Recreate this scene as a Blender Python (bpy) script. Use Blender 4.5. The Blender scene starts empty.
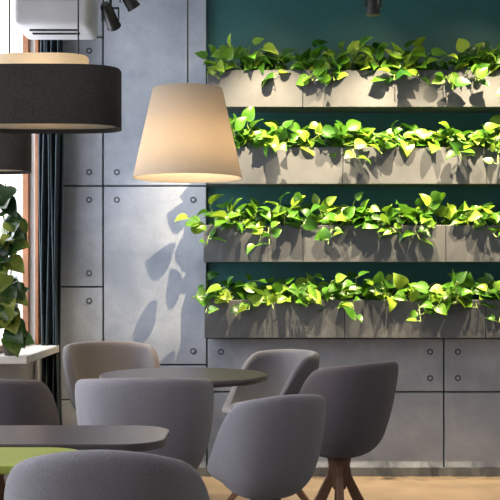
import bpy, bmesh, math, random
from mathutils import Vector, Matrix
random.seed(11)
S=bpy.context.scene
C=S.collection
# ---------------------------------------------------------------- materials
def mat(name,col,rough=.6,metal=0,col2=None,nscale=8,bump=0,bscale=200,spec=.5,ndetail=6,ramp=(.35,.65),nrough=.5):
    m=bpy.data.materials.new(name);m.use_nodes=True
    nt=m.node_tree;b=nt.nodes['Principled BSDF']
    b.inputs['Base Color'].default_value=(*col,1)
    b.inputs['Roughness'].default_value=rough;b.inputs['Metallic'].default_value=metal
    b.inputs['Specular IOR Level'].default_value=spec
    tc=nt.nodes.new('ShaderNodeTexCoord')
    if col2:
        n=nt.nodes.new('ShaderNodeTexNoise');n.inputs['Scale'].default_value=nscale;n.inputs['Detail'].default_value=ndetail;n.inputs['Roughness'].default_value=nrough
        r=nt.nodes.new('ShaderNodeValToRGB')
        r.color_ramp.elements[0].position=ramp[0];r.color_ramp.elements[1].position=ramp[1]
        r.color_ramp.elements[0].color=(*col,1);r.color_ramp.elements[1].color=(*col2,1)
        nt.links.new(tc.outputs['Object'],n.inputs['Vector']);nt.links.new(n.outputs['Fac'],r.inputs['Fac'])
        nt.links.new(r.outputs['Color'],b.inputs['Base Color'])
    if bump:
        n=nt.nodes.new('ShaderNodeTexNoise');n.inputs['Scale'].default_value=bscale
        bp=nt.nodes.new('ShaderNodeBump');bp.inputs['Strength'].default_value=bump;bp.inputs['Distance'].default_value=.005
        nt.links.new(tc.outputs['Object'],n.inputs['Vector']);nt.links.new(n.outputs['Fac'],bp.inputs['Height'])
        nt.links.new(bp.outputs['Normal'],b.inputs['Normal'])
    return m
M_conc=mat('concrete',(.175,.20,.255),.5,0,(.35,.375,.435),2.2,.3,45,.5,14,(.32,.68),.62)
M_hole=mat('concrete_plug',(.05,.055,.07),.8)
M_green=mat('green_paint',(.004,.060,.066),.6,0,(.006,.078,.082),3)
M_white=mat('white_plaster',(.62,.61,.6),.8,0,(.66,.65,.64),3)
M_brown=mat('brown_wood',(.15,.055,.02),.5,0,(.24,.09,.03),6)
M_sill=mat('sill_white',(.5,.47,.44),.4,0,(.55,.52,.48),5)
M_plant=mat('planter_grey',(.062,.065,.073),.5,0,(.09,.094,.102),4,.15,150)
M_soil=mat('soil',(.03,.02,.012),.95,0,(.06,.04,.025),40,.5,60)
M_curt=mat('curtain_fabric',(.022,.035,.045),.9,0,(.035,.05,.06),30,.3,400)
M_black=mat('black_metal',(.012,.012,.013),.45,.3,(.018,.018,.019),10)
M_oak=mat('oak_wood',(.15,.07,.04),.5,0,(.21,.11,.062),12,.1,60)
M_table=mat('table_laminate',(.085,.07,.078),.3,0,(.105,.088,.095),25)
M_lime=mat('lime_laminate',(.34,.40,.06),.4,0,(.38,.44,.08),10)
M_dark=mat('charcoal_fabric',(.034,.030,.029),.95,0,(.052,.046,.043),200,.2,500,.2)
M_ac=mat('ac_plastic',(.36,.36,.38),.4,0,(.40,.40,.42),6)
M_fab={}
def fabric(n,c):
    M_fab[n]=mat('fabric_'+n,tuple(v*.86 for v in c),.95,0,tuple(v*1.12 for v in c),380,.6,500,.15,2)
    b=M_fab[n].node_tree.nodes['Principled BSDF'];b.inputs['Sheen Weight'].default_value=.3;b.inputs['Sheen Roughness'].default_value=.5
fabric('grey',(.26,.25,.285));fabric('light',(.285,.275,.31));fabric('mauve',(.125,.108,.122));fabric('brown',(.095,.082,.086));fabric('slate',(.105,.105,.125))
M_floor=mat('wood_floor',(.11,.083,.06),.4,0,(.15,.113,.082),5)
def shade(name,col,t=.4):
    m=mat(name,col,.9,0,tuple(v*.93 for v in col),150,.3,500)
    nt=m.node_tree;b=nt.nodes['Principled BSDF'];o=nt.nodes['Material Output']
    tr=nt.nodes.new('ShaderNodeBsdfTranslucent');tr.inputs['Color'].default_value=(*col,1)
    mx=nt.nodes.new('ShaderNodeMixShader');mx.inputs[0].default_value=t
    nt.links.new(b.outputs[0],mx.inputs[1]);nt.links.new(tr.outputs[0],mx.inputs[2]);nt.links.new(mx.outputs[0],o.inputs[0])
    return m
M_cream=shade('cream_linen',(.68,.60,.49))
M_bulb=bpy.data.materials.new('bulb_glow');M_bulb.use_nodes=True
b=M_bulb.node_tree.nodes['Principled BSDF'];b.inputs['Emission Color'].default_value=(1,.8,.5,1);b.inputs['Emission Strength'].default_value=12
def leafmat(name,c0,c1,c2):
    m=bpy.data.materials.new(name);m.use_nodes=True
    nt=m.node_tree;b=nt.nodes['Principled BSDF'];o=nt.nodes['Material Output']
    at=nt.nodes.new('ShaderNodeAttribute');at.attribute_name='tint'
    r=nt.nodes.new('ShaderNodeValToRGB')
    e=r.color_ramp.elements
    e[0].position=0;e[0].color=(*c0,1);e[1].position=1;e[1].color=(*c2,1)
    x=e.new(.5);x.color=(*c1,1)
    tc=nt.nodes.new('ShaderNodeTexCoord');n=nt.nodes.new('ShaderNodeTexNoise');n.inputs['Scale'].default_value=35
    ma=nt.nodes.new('ShaderNodeMath');ma.operation='MULTIPLY_ADD';ma.inputs[1].default_value=.4
    mb=nt.nodes.new('ShaderNodeMath');mb.operation='SUBTRACT';mb.inputs[1].default_value=.2
    nt.links.new(tc.outputs['Object'],n.inputs['Vector']);nt.links.new(n.outputs['Fac'],ma.inputs[0])
    nt.links.new(at.outputs['Fac'],mb.inputs[0]);nt.links.new(mb.outputs[0],ma.inputs[2]);nt.links.new(ma.outputs[0],r.inputs['Fac'])
    nt.links.new(r.outputs[0],b.inputs['Base Color']);b.inputs['Roughness'].default_value=.36
    tr=nt.nodes.new('ShaderNodeBsdfTranslucent');nt.links.new(r.outputs[0],tr.inputs['Color'])
    mx=nt.nodes.new('ShaderNodeMixShader');mx.inputs[0].default_value=.28
    nt.links.new(b.outputs[0],mx.inputs[1]);nt.links.new(tr.outputs[0],mx.inputs[2]);nt.links.new(mx.outputs[0],o.inputs[0])
    return m
M_leaf=leafmat('pothos_leaf',(.010,.055,.008),(.065,.19,.012),(.27,.39,.035))
M_leaf2=leafmat('broad_leaf',(.008,.028,.008),(.035,.08,.012),(.20,.22,.04))
M_stem=mat('plant_stem',(.12,.2,.03),.6,0,(.16,.25,.05),20)
M_pot=mat('clay_pot',(.09,.08,.07),.6,0,(.12,.105,.09),10)
# ---------------------------------------------------------------- helpers
def obj(name,bm,mats,parent=None,smooth=False,loc=None,rot=None):
    me=bpy.data.meshes.new(name);bm.normal_update();bm.to_mesh(me);bm.free()
    for m in (mats if isinstance(mats,list) else [mats]): me.materials.append(m)
    if smooth:
        for p in me.polygons:p.use_smooth=True
    o=bpy.data.objects.new(name,me);C.objects.link(o)
    if loc:o.location=loc
    if rot:o.rotation_euler=rot
    if parent:o.parent=parent
    return o
def empty(name,loc=(0,0,0),rz=0):
    o=bpy.data.objects.new(name,None);o.empty_display_size=.1;C.objects.link(o);o.location=loc;o.rotation_euler=(0,0,rz);return o
def bbox(bm,x0,x1,y0,y1,z0,z1,bev=0,mi=0,seg=2):
    r=bmesh.ops.create_cube(bm,size=1)
    vs=r['verts']
    for v in vs:v.co=Vector(((x0+x1)/2+v.co.x*(x1-x0),(y0+y1)/2+v.co.y*(y1-y0),(z0+z1)/2+v.co.z*(z1-z0)))
    fs=list({f for v in vs for f in v.link_faces})
    for f in fs:f.material_index=mi
    if bev:
        es=list({e for v in vs for e in v.link_edges})
        bmesh.ops.bevel(bm,geom=es,offset=bev,segments=seg,affect='EDGES',profile=.5)
def box(name,x0,x1,y0,y1,z0,z1,m,parent=None,bev=0):
    bm=bmesh.new();bbox(bm,x0,x1,y0,y1,z0,z1,bev);return obj(name,bm,m,parent)
def cyl(bm,p0,p1,r0,r1=None,seg=20,mi=0,caps=True):
    p0=Vector(p0);p1=Vector(p1);d=p1-p0
    if r1 is None:r1=r0
    r=bmesh.ops.create_cone(bm,cap_ends=caps,segments=seg,radius1=r0,radius2=r1,depth=d.length)
    mt=Matrix.Translation((p0+p1)/2)@Vector((0,0,1)).rotation_difference(d.normalized()).to_matrix().to_4x4()
    bmesh.ops.transform(bm,matrix=mt,verts=r['verts'])
    for f in {f for v in r['verts'] for f in v.link_faces}:f.material_index=mi
def lathe(bm,prof,seg=48,mi=0,sy=1.0,ex=2.0):
    rings=[]
    for r,z in prof:
        row=[]
        for i in range(seg):
            a=2*math.pi*i/seg;c,s_=math.cos(a),math.sin(a)
            k=(abs(c)**ex+abs(s_)**ex)**(-1/ex)
            row.append(bm.verts.new((r*c*k,r*sy*s_*k,z)))
        rings.append(row)
    for a,b2 in zip(rings,rings[1:]):
        for i in range(seg):
            f=bm.faces.new((a[i],a[(i+1)%seg],b2[(i+1)%seg],b2[i]));f.material_index=mi
    return rings
# ---------------------------------------------------------------- room
D=6.46;XL=-1.21;CZ=3.0
box('floor',-2.1,3.1,-1.6,D+.2,-.1,0,M_floor)
box('ceiling',-2.1,3.1,-1.6,D+.2,CZ,CZ+.1,M_white)
wb=box('wall_back',XL-.07,3.1,D,D+.2,0,CZ,M_green)
box('wall_right',3.0,3.1,-1.6,D,0,CZ,M_white)
box('wall_front',-2.1,3.1,-1.7,-1.6,0,CZ,M_white)
s=173.4*1.0047
def wx(p):return (p-250)/s
def wz(p):return 1.125+(280-p)/s
panels=[(35,103,-60,37),(35,103,37,186),(35,103,186,287),(35,103,287,400),(35,103,400,475),
        (103,207,-60,186),(103,207,186,365),(103,207,365,475),
        (207,444,338,392),(444,681,338,392),(207,444,392,475),(444,681,392,475),(681,740,338,475)]
bm=bmesh.new();bh=bmesh.new();g=.0045
for x0,x1,y0,y1 in panels:
    a,b2,c,d=wx(x0)+g,wx(x1)-g,max(wz(y1),0)+g,min(wz(y0),CZ)-g
    bbox(bm,a,b2,D-.03,D,c,d,.003,0,1)
    if y1==475:continue
    for hx in (a+.075,b2-.075):
        for hz in (c+.075,d-.075):
            if d-c<.2:continue
            cyl(bh,(hx,D-.0306,hz),(hx,D-.0325,hz),.018,.018,20,0)
            cyl(bh,(hx,D-.0308,hz),(hx,D-.0335,hz),.009,.009,20,1)
obj('concrete_panels',bm,M_conc,wb);obj('panel_plugs',bh,[M_hole,M_conc],wb)
box('baseboard_back',-1.2,3.0,D-.045,D-.031,0.001,.05,M_plant)
bm=bmesh.new()
WT=.07
bbox(bm,XL-WT,XL,5.35,D,0,.72)
bbox(bm,XL-WT,XL,6.32,D,.72,CZ)
bbox(bm,XL-WT,XL,5.35,6.32,2.75,CZ)
bbox(bm,-2.1,XL-WT,5.35,5.42,0,CZ)
wl=obj('wall_left',bm,M_white)
bm=bmesh.new()
bbox(bm,-2.1,-2.0,-1.6,.6,0,CZ);bbox(bm,-2.1,-2.0,5.0,5.42,0,CZ)
bbox(bm,-2.1,-2.0,.6,5.0,0,.5);bbox(bm,-2.1,-2.0,.6,5.0,2.8,CZ)
obj('wall_side',bm,M_white)
def winframe(name,x,y0,y1,z0,z1,t=.05,div=1):
    bm=bmesh.new()
    bbox(bm,x-t/2,x+t/2,y0,y0+t,z0,z1,.004);bbox(bm,x-t/2,x+t/2,y1-t,y1,z0,z1,.004)
    bbox(bm,x-t/2,x+t/2,y0+t,y1-t,z0,z0+t,.004);bbox(bm,x-t/2,x+t/2,y0+t,y1-t,z1-t,z1,.004)
    for i in range(1,div):
        y=y0+(y1-y0)*i/div
        bbox(bm,x-t/2,x+t/2,y-t/2,y+t/2,z0+t,z1-t,.004)
    return obj(name,bm,M_brown)
winframe('window_1',XL-.05,5.36,6.32,.76,2.75,.035)
winframe('fill_window',-2.05,.6,5.0,.5,2.8,.07,4)  # unseen window, added as an opening for the cool fill light
box('trim_1',XL-.07,-1.07,5.37,6.33,.72,.76,M_sill,None,.006)      # window sill
box('trim_2',XL,XL+.02,6.30,6.40,.76,CZ-.01,M_brown,None,.003)    # casing
bm=bmesh.new();n=60;cols=[]
for i in range(n+1):
    t=i/n;row=[]
    for j in range(9):
        z=.03+(CZ-.06)*j/8
        row.append(bm.verts.new((-1.172+.112*t+.01*math.sin(j+t*9),6.28+.045*math.sin(t*math.pi*9),z)))
    cols.append(row)
for i in range(n):
    for j in range(8):bm.faces.new((cols[i][j],cols[i+1][j],cols[i+1][j+1],cols[i][j+1]))
cu=obj('window_curtain',bm,M_curt,None,True);md=cu.modifiers.new('s','SOLIDIFY');md.thickness=.006
# air conditioning cassette hung from the ceiling
ac=empty('air_conditioner')
bm=bmesh.new();bbox(bm,-1.17,-.79,5.50,5.86,2.375,2.62,.035,0,4);obj('casing',bm,M_ac,ac,True)
bm=bmesh.new()
for k in range(4):bbox(bm,-1.12,-.84,5.494,5.505,2.50+.022*k,2.512+.022*k,.002)
bbox(bm,-1.10,-.86,5.58,5.60,2.368,2.377,.001);bbox(bm,-1.10,-.86,5.66,5.68,2.368,2.377,.001)
for x in (-1.1,-.86):
    for y in (5.56,5.80):cyl(bm,(x,y,2.60),(x,y,CZ),.006)
obj('grille',bm,M_black,ac)
# ---------------------------------------------------------------- leaves
PR=[(0,.0),(-.06,.22),(.06,.40),(.24,.47),(.45,.42),(.66,.28),(.85,.12),(1.0,.0)]
def leaf(bm,lay,pos,dr,up,L,tint):
    dr=dr.normalized();sd=dr.cross(up)
    if sd.length<.05:sd=dr.cross(Vector((1,0,.1)))
    sd.normalize();nr=sd.cross(dr).normalized()
    fold=random.uniform(.15,.5);droop=random.uniform(.2,.9);w=random.uniform(.75,.95)
    mid=[];le=[];ri=[]
    def P(t,x):
        return pos+dr*(t*L*(1-.25*droop*t*t))+sd*(x*L*w)+nr*(abs(x)*L*fold-droop*L*.5*t*t)
    for i,(t,x) in enumerate(PR):
        mid.append(bm.verts.new(P(max(t,0.0),0)))
        if 0<i<len(PR)-1:
            le.append(bm.verts.new(P(t,-x)));ri.append(bm.verts.new(P(t,x)))
    fs=[]
    k=len(le)
    fs.append((mid[0],mid[1],le[0]));fs.append((mid[0],ri[0],mid[1]))
    for i in range(k-1):
        fs.append((mid[i+1],mid[i+2],le[i+1],le[i]));fs.append((mid[i+1],ri[i],ri[i+1],mid[i+2]))
    fs.append((mid[k],mid[k+1],le[k-1]));fs.append((mid[k],ri[k-1],mid[k+1]))
    for f in fs:
        try:ff=bm.faces.new(f)
        except ValueError:continue
        ff.material_index=0;ff.smooth=True
        for lp in ff.loops:lp[lay]=(tint,tint,tint,1)
def stem(bm,pts,r=.0025):
    pr=None
    for p in pts:
        ring=[bm.verts.new(p+Vector((r*math.cos(a),r*math.sin(a)*.7,r*math.sin(a)*.7))) for a in (0,2.1,4.2)]
        if pr:
            for i in range(3):
                f=bm.faces.new((pr[i],pr[(i+1)%3],ring[(i+1)%3],ring[i]));f.material_index=1
        pr=ring
def grow(bm,lay,p,d,n,step,sag,size,ymax=None):
    pts=[p.copy()];k=0
    for i in range(n):
        d=(d+Vector((random.uniform(-.25,.25),random.uniform(-.15,.1),-sag))).normalized()
        p=p+d*step
        if ymax and p.y>ymax:p.y=ymax
        pts.append(p.copy())
        if i>=1:
            side=1 if k%2 else -1;k+=1
            hd=Vector((d.x*.5+side*random.uniform(.1,1.1),random.uniform(-.8,.3),random.uniform(-.5,.8)))
            up=Vector((random.uniform(-.7,.7),random.uniform(-1,.1),random.uniform(.2,1)))
            q=p+hd.normalized()*random.uniform(.015,.04)
            if ymax and q.y>ymax:q.y=ymax
            stem(bm,[p,q],.0015)
            leaf(bm,lay,q,hd,up,size*random.uniform(.65,1.2),min(1,max(0,random.gauss(.5,.25))))
    stem(bm,pts)
def planter(x0,x1,z0,z1):
    y0,y1=6.24,D-.001;t=.012
    bm=bmesh.new();g=.0015
    x0+=g;x1-=g
    bbox(bm,x0,x1,y0,y0+t,z0,z1,.002,0,1);bbox(bm,x0,x1,y1-t,y1,z0,z1,.002,0,1)
    bbox(bm,x0,x0+t,y0+t,y1-t,z0,z1,.002,0,1);bbox(bm,x1-t,x1,y0+t,y1-t,z0,z1,.002,0,1)
    bbox(bm,x0+t,x1-t,y0+t,y1-t,z0,z0+t,0)
    bbox(bm,x0+t,x1-t,y0+t,y1-t,z1-.05,z1-.03,0,1)
    pl=obj('wall_planter',bm,[M_plant,M_soil])
    bm=bmesh.new();lay=bm.loops.layers.float_color.new('tint')
    W=x1-x0;n=int(W*52)
    for i in range(n):
        x=x0+.03+(W-.06)*(i+random.random())/n
        p=Vector((x,random.uniform(6.27,6.37),z1-.035))
        trail=random.random()<.11
        d=Vector((random.uniform(-.75,.75),random.uniform(-.6,.1),1))
        if trail:
            grow(bm,lay,p,Vector((random.uniform(-.4,.4),-.75,.9)),random.randint(4,6),.038,.42,.08,6.41)
        else:
            grow(bm,lay,p,d,random.randint(3,5),.034,random.uniform(.05,.25),.092,6.40)
    obj('pothos_foliage',bm,[M_leaf,M_stem],pl)
Z=[(2.089,2.295),(1.660,1.866),(1.225,1.431),(.802,1.014)]
rows=[[-.24,.295,1.092,1.889,2.686],[-.25,.518,1.32,2.12,2.92],[-.262,.295,1.092,1.889,2.686],[-.256,.528,1.315,2.11,2.9]]
for (z0,z1),xs in zip(Z,rows):
    for a,b2 in zip(xs,xs[1:]):planter(a,b2,z0,z1)
# broad leaved plant on the window sill
wp=empty('potted_houseplant',(-1.16,5.43,.76))
bm=bmesh.new();lathe(bm,[(.0,0),(.03,0),(.040,.055),(.043,.055),(.043,.063),(.037,.063),(.034,.05),(0,.05)],32)
obj('pot',bm,M_pot,wp,True)
bm=bmesh.new();lay=bm.loops.layers.float_color.new('tint')
for i in range(3):
    p=Vector((-.02+.012*i,.015*(i-1),.05));n=(15,12,9)[i];pts=[p.copy()]
    for k in range(n):
        p=p+Vector((random.uniform(-.012,.010)-p.x*.15-.004,random.uniform(-.012,.012),.052));pts.append(p.copy())
        for _ in range(2 if k%2 else 1):
            hd=Vector((random.uniform(-.25,.8),random.uniform(-.9,.2),random.uniform(-.9,.4)))
            q=p+hd.normalized()*random.uniform(.02,.05)
            q.x=min(max(q.x,-.04),.03)
            stem(bm,[p,q],.002)
            leaf(bm,lay,q,hd,Vector((random.uniform(-.3,.6),-1,.4)),random.uniform(.085,.13),min(1,max(0,random.gauss(.45,.3))))
    stem(bm,pts,.004)
obj('foliage',bm,[M_leaf2,M_stem],wp)
# ---------------------------------------------------------------- chairs
def sst(a,b2,x):
    t=max(0,min(1,(x-a)/(b2-a)));return t*t*(3-2*t)
def chair(x,y,rz,fab,ht=.79,w=.25,dp=.215,fa=70,fb=145,arc=.08,lean=.05):
    e=empty('tub_chair',(x,y,0),math.radians(rz))
    bm=bmesh.new();N=64
    prof=[(.08,.40,0),(.28,.402,0),(.48,.412,0),(.64,.432,0),(.76,.46,0)]
    rings=[]
    def plan(th,k,ex=2.5):
        cx,cy=math.sin(th),math.cos(th)
        r=(abs(cx)**ex+abs(cy)**ex)**(-1/ex)
        return cx*r*w*k,cy*r*dp*k
    K=8
    for k,z,_ in prof:
        rings.append([bm.verts.new((*plan(2*math.pi*i/N,k),z)) for i in range(N)])
    for j in range(1,K+1):
        v=j/K;row=[]
        for i in range(N):
            th=2*math.pi*i/N;t=abs(math.degrees((th+math.pi)%(2*math.pi)-math.pi))
            S1=(1-arc*(t/90)**2)*(1-sst(fa,fb,t))
            zt=.50+(ht-.50)*max(0,S1)
            k=.76+.24*math.sin(v*math.pi/2)**.8
            k+= .02*v*max(0,S1)
            px,py=plan(th,k)
            z=.46+(zt-.46)*v**1.25
            py+= lean*max(0,(z-.5)/.3)*max(0,math.cos(th))
            row.append(bm.verts.new((px,py,z)))
        rings.append(row)
    for a,b2 in zip(rings,rings[1:]):
        for i in range(N):bm.faces.new((a[(i+1)%N],a[i],b2[i],b2[(i+1)%N]))
    bm.faces.new(rings[0])
    bmesh.ops.recalc_face_normals(bm,faces=bm.faces)
    o=obj('shell',bm,fab,e,True)
    md=o.modifiers.new('so','SOLIDIFY');md.thickness=.042;md.offset=-1
    md=o.modifiers.new('ss','SUBSURF');md.levels=1;md.render_levels=2
    bm=bmesh.new();rr=[]
    for k,z in [(.05,.45),(.60,.46),(.76,.485),(.80,.505),(.79,.52),(.72,.53),(.5,.535),(.05,.537)]:
        rr.append([bm.verts.new((plan(2*math.pi*i/N,k)[0],plan(2*math.pi*i/N,k)[1]-.005,z)) for i in range(N)])
    for a,b2 in zip(rr,rr[1:]):
        for i in range(N):bm.faces.new((a[(i+1)%N],a[i],b2[i],b2[(i+1)%N]))
    bm.faces.new(rr[0]);bm.faces.new(rr[-1])
    bmesh.ops.recalc_face_normals(bm,faces=bm.faces)
    obj('seat_cushion',bm,fab,e,True)
    bm=bmesh.new();cyl(bm,(0,0,.27),(0,0,.402),.026,.05,24)
    for q in range(4):
        a=math.radians(45+90*q);u=Vector((math.cos(a),math.sin(a),0));sdv=Vector((-u.y,u.x,0))
        pl=[(.012,.385,.026),(.022,.32,.028),(.06,.235,.032),(.135,.12,.026),(.235,.0,.018)]
        pr=None
        for r,z,h in pl:
            ring=[bm.verts.new(u*(r+sx*h)+sdv*(sy*.014)+Vector((0,0,z+(sx*h*.3 if z>0 else 0)))) for sx,sy in ((-.3,-1),(1,-1),(1,1),(-.3,1))]
            if pr:
                for i in range(4):bm.faces.new((pr[i],pr[(i+1)%4],ring[(i+1)%4],ring[i]))
            else:bm.faces.new(ring)
            pr=ring
        bm.faces.new(pr)
    bmesh.ops.recalc_face_normals(bm,faces=bm.faces)
    o=obj('wooden_base',bm,M_oak,e);md=o.modifiers.new('b','BEVEL');md.width=.004;md.segments=2
    return e
F=M_fab
chair(-.985,4.28,165,F['mauve'],.77)
chair(-.70,5.72,22,F['brown'],.80,.245)
chair(.09,5.36,-58,F['slate'],.785,.235,.205,70,140,.08,.02)
chair(.365,4.58,-136,F['mauve'],.80,.215,.195,72,140,.10,.04)
chair(.05,3.72,-150,F['grey'],.76,.188,.172,55,130,.20,.03)
chair(-.37,3.95,183,F['light'],.80,.24)
chair(-.285,2.33,180,F['light'],.805,.215,.2,48,118,.35)
# ---------------------------------------------------------------- tables
def rtable(x,y,r):
    e=empty('round_table',(x,y,0))
    bm=bmesh.new();lathe(bm,[(0,.712),(r-.012,.712),(r-.003,.716),(r,.724),(r,.732),(r-.003,.738),(r-.01,.74),(0,.74)],72)
    obj('tabletop',bm,M_table,e,False)
    bm=bmesh.new();cyl(bm,(0,0,.012),(0,0,.712),.032);lathe(bm,[(0,0),(.2,0),(.2,.008),(.19,.014),(.03,.02),(0,.02)],48);cyl(bm,(0,0,.70),(0,0,.712),.12)
    obj('pedestal',bm,M_black,e)
rtable(-.272,4.6,.345)
def ttable(name,x0,x1,y0,y1,top,th,m,rc):
    e=empty(name,((x0+x1)/2,(y0+y1)/2,0));hx=(x1-x0)/2;hy=(y1-y0)/2
    bm=bmesh.new();vs=[]
    for cx,cy,a0 in ((hx-rc,hy-rc,0),(-hx+rc,hy-rc,90),(-hx+rc,-hy+rc,180),(hx-rc,-hy+rc,270)):
        for i in range(13):
            a=math.radians(a0+90*i/12);vs.append(bm.verts.new((cx+rc*math.cos(a),cy+rc*math.sin(a),top)))
    f=bm.faces.new(vs);r=bmesh.ops.extrude_face_region(bm,geom=[f])
    for v in r['geom']:
        if isinstance(v,bmesh.types.BMVert):v.co.z-=th
    bmesh.ops.recalc_face_normals(bm,faces=bm.faces)
    o=obj('tabletop',bm,m,e);md=o.modifiers.new('b','BEVEL');md.width=.003;md.segments=2;md.limit_method='ANGLE'
    bm=bmesh.new()
    for sx in (-1,1):
        xx=sx*(hx-.3);cyl(bm,(xx,0,.012),(xx,0,top-th),.025)
        bbox(bm,xx-.03,xx+.03,-hy+.03,hy-.03,0,.014,.003);bbox(bm,xx-.03,xx+.03,-hy+.04,hy-.04,top-th-.01,top-th,.002)
    obj('trestle_legs',bm,M_black,e)
ttable('dining_table',-1.6,-.205,2.625,2.97,.74,.02,M_table,.11)
ttable('lime_table',-1.6,-.37,2.35,2.615,.735,.018,M_lime,.11)
# ---------------------------------------------------------------- lamps
def point(name,loc,e,col,r,parent=None):
    l=bpy.data.lights.new(name,'POINT');l.energy=e;l.color=col;l.shadow_soft_size=r
    o=bpy.data.objects.new(name,l);C.objects.link(o);o.location=loc
    if parent:o.parent=parent
def bulb(e,z):
    bm=bmesh.new();bmesh.ops.create_uvsphere(bm,u_segments=16,v_segments=10,radius=.03);bmesh.ops.translate(bm,vec=(0,0,z),verts=bm.verts)
    obj('bulb',bm,M_bulb,e,True)
def cone_lamp(x,y):
    e=empty('pendant_lamp',(x,y,0));z0,z1,r0,r1=1.525,1.875,.215,.137
    bm=bmesh.new();lathe(bm,[(r0,z0),(r1,z1),(r1-.004,z1),(r0-.004,z0),(r0,z0)],96)
    obj('shade',bm,M_cream,e,True)
    bm=bmesh.new();lathe(bm,[(0,z1-.012),(r1-.004,z1-.012),(r1-.004,z1-.016),(0,z1-.016)],48);obj('top_diffuser',bm,M_cream,e)
    bm=bmesh.new();cyl(bm,(0,0,z1-.02),(0,0,CZ-.03),.003);cyl(bm,(0,0,z1-.1),(0,0,z1+.02),.014);cyl(bm,(0,0,CZ-.03),(0,0,CZ),.05)
    obj('cord',bm,M_black,e);bulb(e,z1-.15);point('lamp_light',(0,0,z0+.075),9,(1,.78,.50),.04,e)
cone_lamp(-.245,4.4)
def drum_lamp(x,y):
    e=empty('drum_pendant_lamp',(x,y,0));z0,z1,r=1.53,1.685,.206
    bm=bmesh.new();lathe(bm,[(r,z0),(r,z1),(r-.006,z1),(r-.006,z0),(r,z0)],96,0,.5,3.2)
    obj('outer_shade',bm,M_dark,e,True)
    bm=bmesh.new();lathe(bm,[(.118,z0+.03),(.118,z1+.035),(.0,z1+.035)],64,0,.6,3.2);lathe(bm,[(0,z0+.012),(r-.007,z0+.012),(r-.007,z0+.016),(0,z0+.016)],64,0,.5,3.2)
    obj('inner_diffuser',bm,M_cream,e)
    bm=bmesh.new()
    for sx in (-1,1):cyl(bm,(sx*.092,0,z1+.03),(sx*.092,0,CZ-.03),.0022)
    bbox(bm,-.12,.12,-.03,.03,CZ-.03,CZ,.004);obj('cord',bm,M_black,e)
    bulb(e,z1-.06)
    point('lamp_light',(0,0,z1-.02),.4,(1,.8,.55),.03,e)
drum_lamp(-.552,3.0);drum_lamp(-1.03,4.2)
# ---------------------------------------------------------------- track lighting
WARM=(1,.80,.50)
def spot(loc,aim,e,size,blend,col,rad,parent=None):
    l=bpy.data.lights.new('spot_light','SPOT');l.energy=e;l.color=col;l.spot_size=math.radians(size);l.spot_blend=blend;l.shadow_soft_size=rad
    o=bpy.data.objects.new('spot_light',l);C.objects.link(o);o.location=loc
    o.rotation_euler=(Vector(aim)-Vector(loc)).to_track_quat('-Z','Y').to_euler()
    if parent:o.parent=parent
def fixture(x,y,z,aim,trz):
    e=empty('track_spotlight')
    d=(Vector(aim)-Vector((x,y,z))).normalized();p=Vector((x,y,z));bm=bmesh.new()
    cyl(bm,p-d*.07,p+d*.05,.030,.034,28);cyl(bm,p+d*.05,p+d*.058,.037,.037,28);cyl(bm,p-d*.085,p-d*.07,.02,.03,28)
    cyl(bm,(x,y,z+.04),(x,y,trz),.007,.007,12);bbox(bm,x-.03,x+.03,y-.016,y+.016,trz-.02,trz,.002)
    bbox(bm,x-.044,x-.038,y-.012,y+.012,z-.02,z+.05,.001);bbox(bm,x+.038,x+.044,y-.012,y+.012,z-.02,z+.05,.001);bbox(bm,x-.044,x+.044,y-.012,y+.012,z+.045,z+.051,.001)
    obj('housing',bm,M_black,e,False);return p+d*.07,e
bm=bmesh.new();bbox(bm,-.78,2.6,5.68,5.72,CZ-.03,CZ,.002);obj('track_rail',bm,M_black)
TZ=CZ-.03
for x in (.12,.72,1.32,1.95):
    aim=(x-.05,6.3,.95);p,e=fixture(x,5.7,2.84,aim,TZ);spot(p,aim,560,72,1,WARM,.006,e)
    aim=(x-.1,6.3,2.2);p,e=fixture(x+.3,5.7,2.84,aim,TZ);spot(p,aim,14,70,.9,WARM,.006,e)
p,e=fixture(.626,5.7,2.53,(.626,5.75,1.4),TZ)
p,e=fixture(-.71,5.7,2.46,(-.5,6.3,1.9),TZ)
p,e=fixture(-.62,5.7,2.56,(-.2,6.0,1.9),TZ);spot(p,(-.45,6.4,1.25),36,55,1,(1,.96,.93),.03,e)
# ---------------------------------------------------------------- daylight and added fill
def area(name,loc,rot,sx,sy,e,col):
    l=bpy.data.lights.new(name,'AREA');l.shape='RECTANGLE';l.size=sx;l.size_y=sy;l.energy=e;l.color=col
    o=bpy.data.objects.new(name,l);C.objects.link(o);o.location=loc;o.rotation_euler=rot
area('daylight_1',(-1.75,5.9,1.8),(0,math.radians(-90),0),2.2,.85,62,(.86,.92,1))
area('cool_fill',(-2.3,2.8,1.7),(0,math.radians(-90),0),2.2,4.2,72,(.85,.9,1))  # added cool fill, shining in through the unseen side opening
area('ceiling_fill',(.8,2.2,CZ-.02),(0,0,0),2.5,3,5,(1,.95,.9))  # added overhead fill for the room, no fixture behind it
w=bpy.data.worlds.new('World');S.world=w;w.use_nodes=True
bg=w.node_tree.nodes['Background'];bg.inputs[0].default_value=(1,.98,.96,1);bg.inputs[1].default_value=1.9
# ---------------------------------------------------------------- camera
cd=bpy.data.cameras.new('camera');cam=bpy.data.objects.new('camera',cd);C.objects.link(cam)
cam.location=(0,0,1.125);cam.rotation_euler=(math.radians(90),0,0)
cd.sensor_width=36;cd.lens=36*1120/500;cd.shift_y=.06
S.camera=cam
S.view_settings.view_transform='Standard'
S.view_settings.look='None'
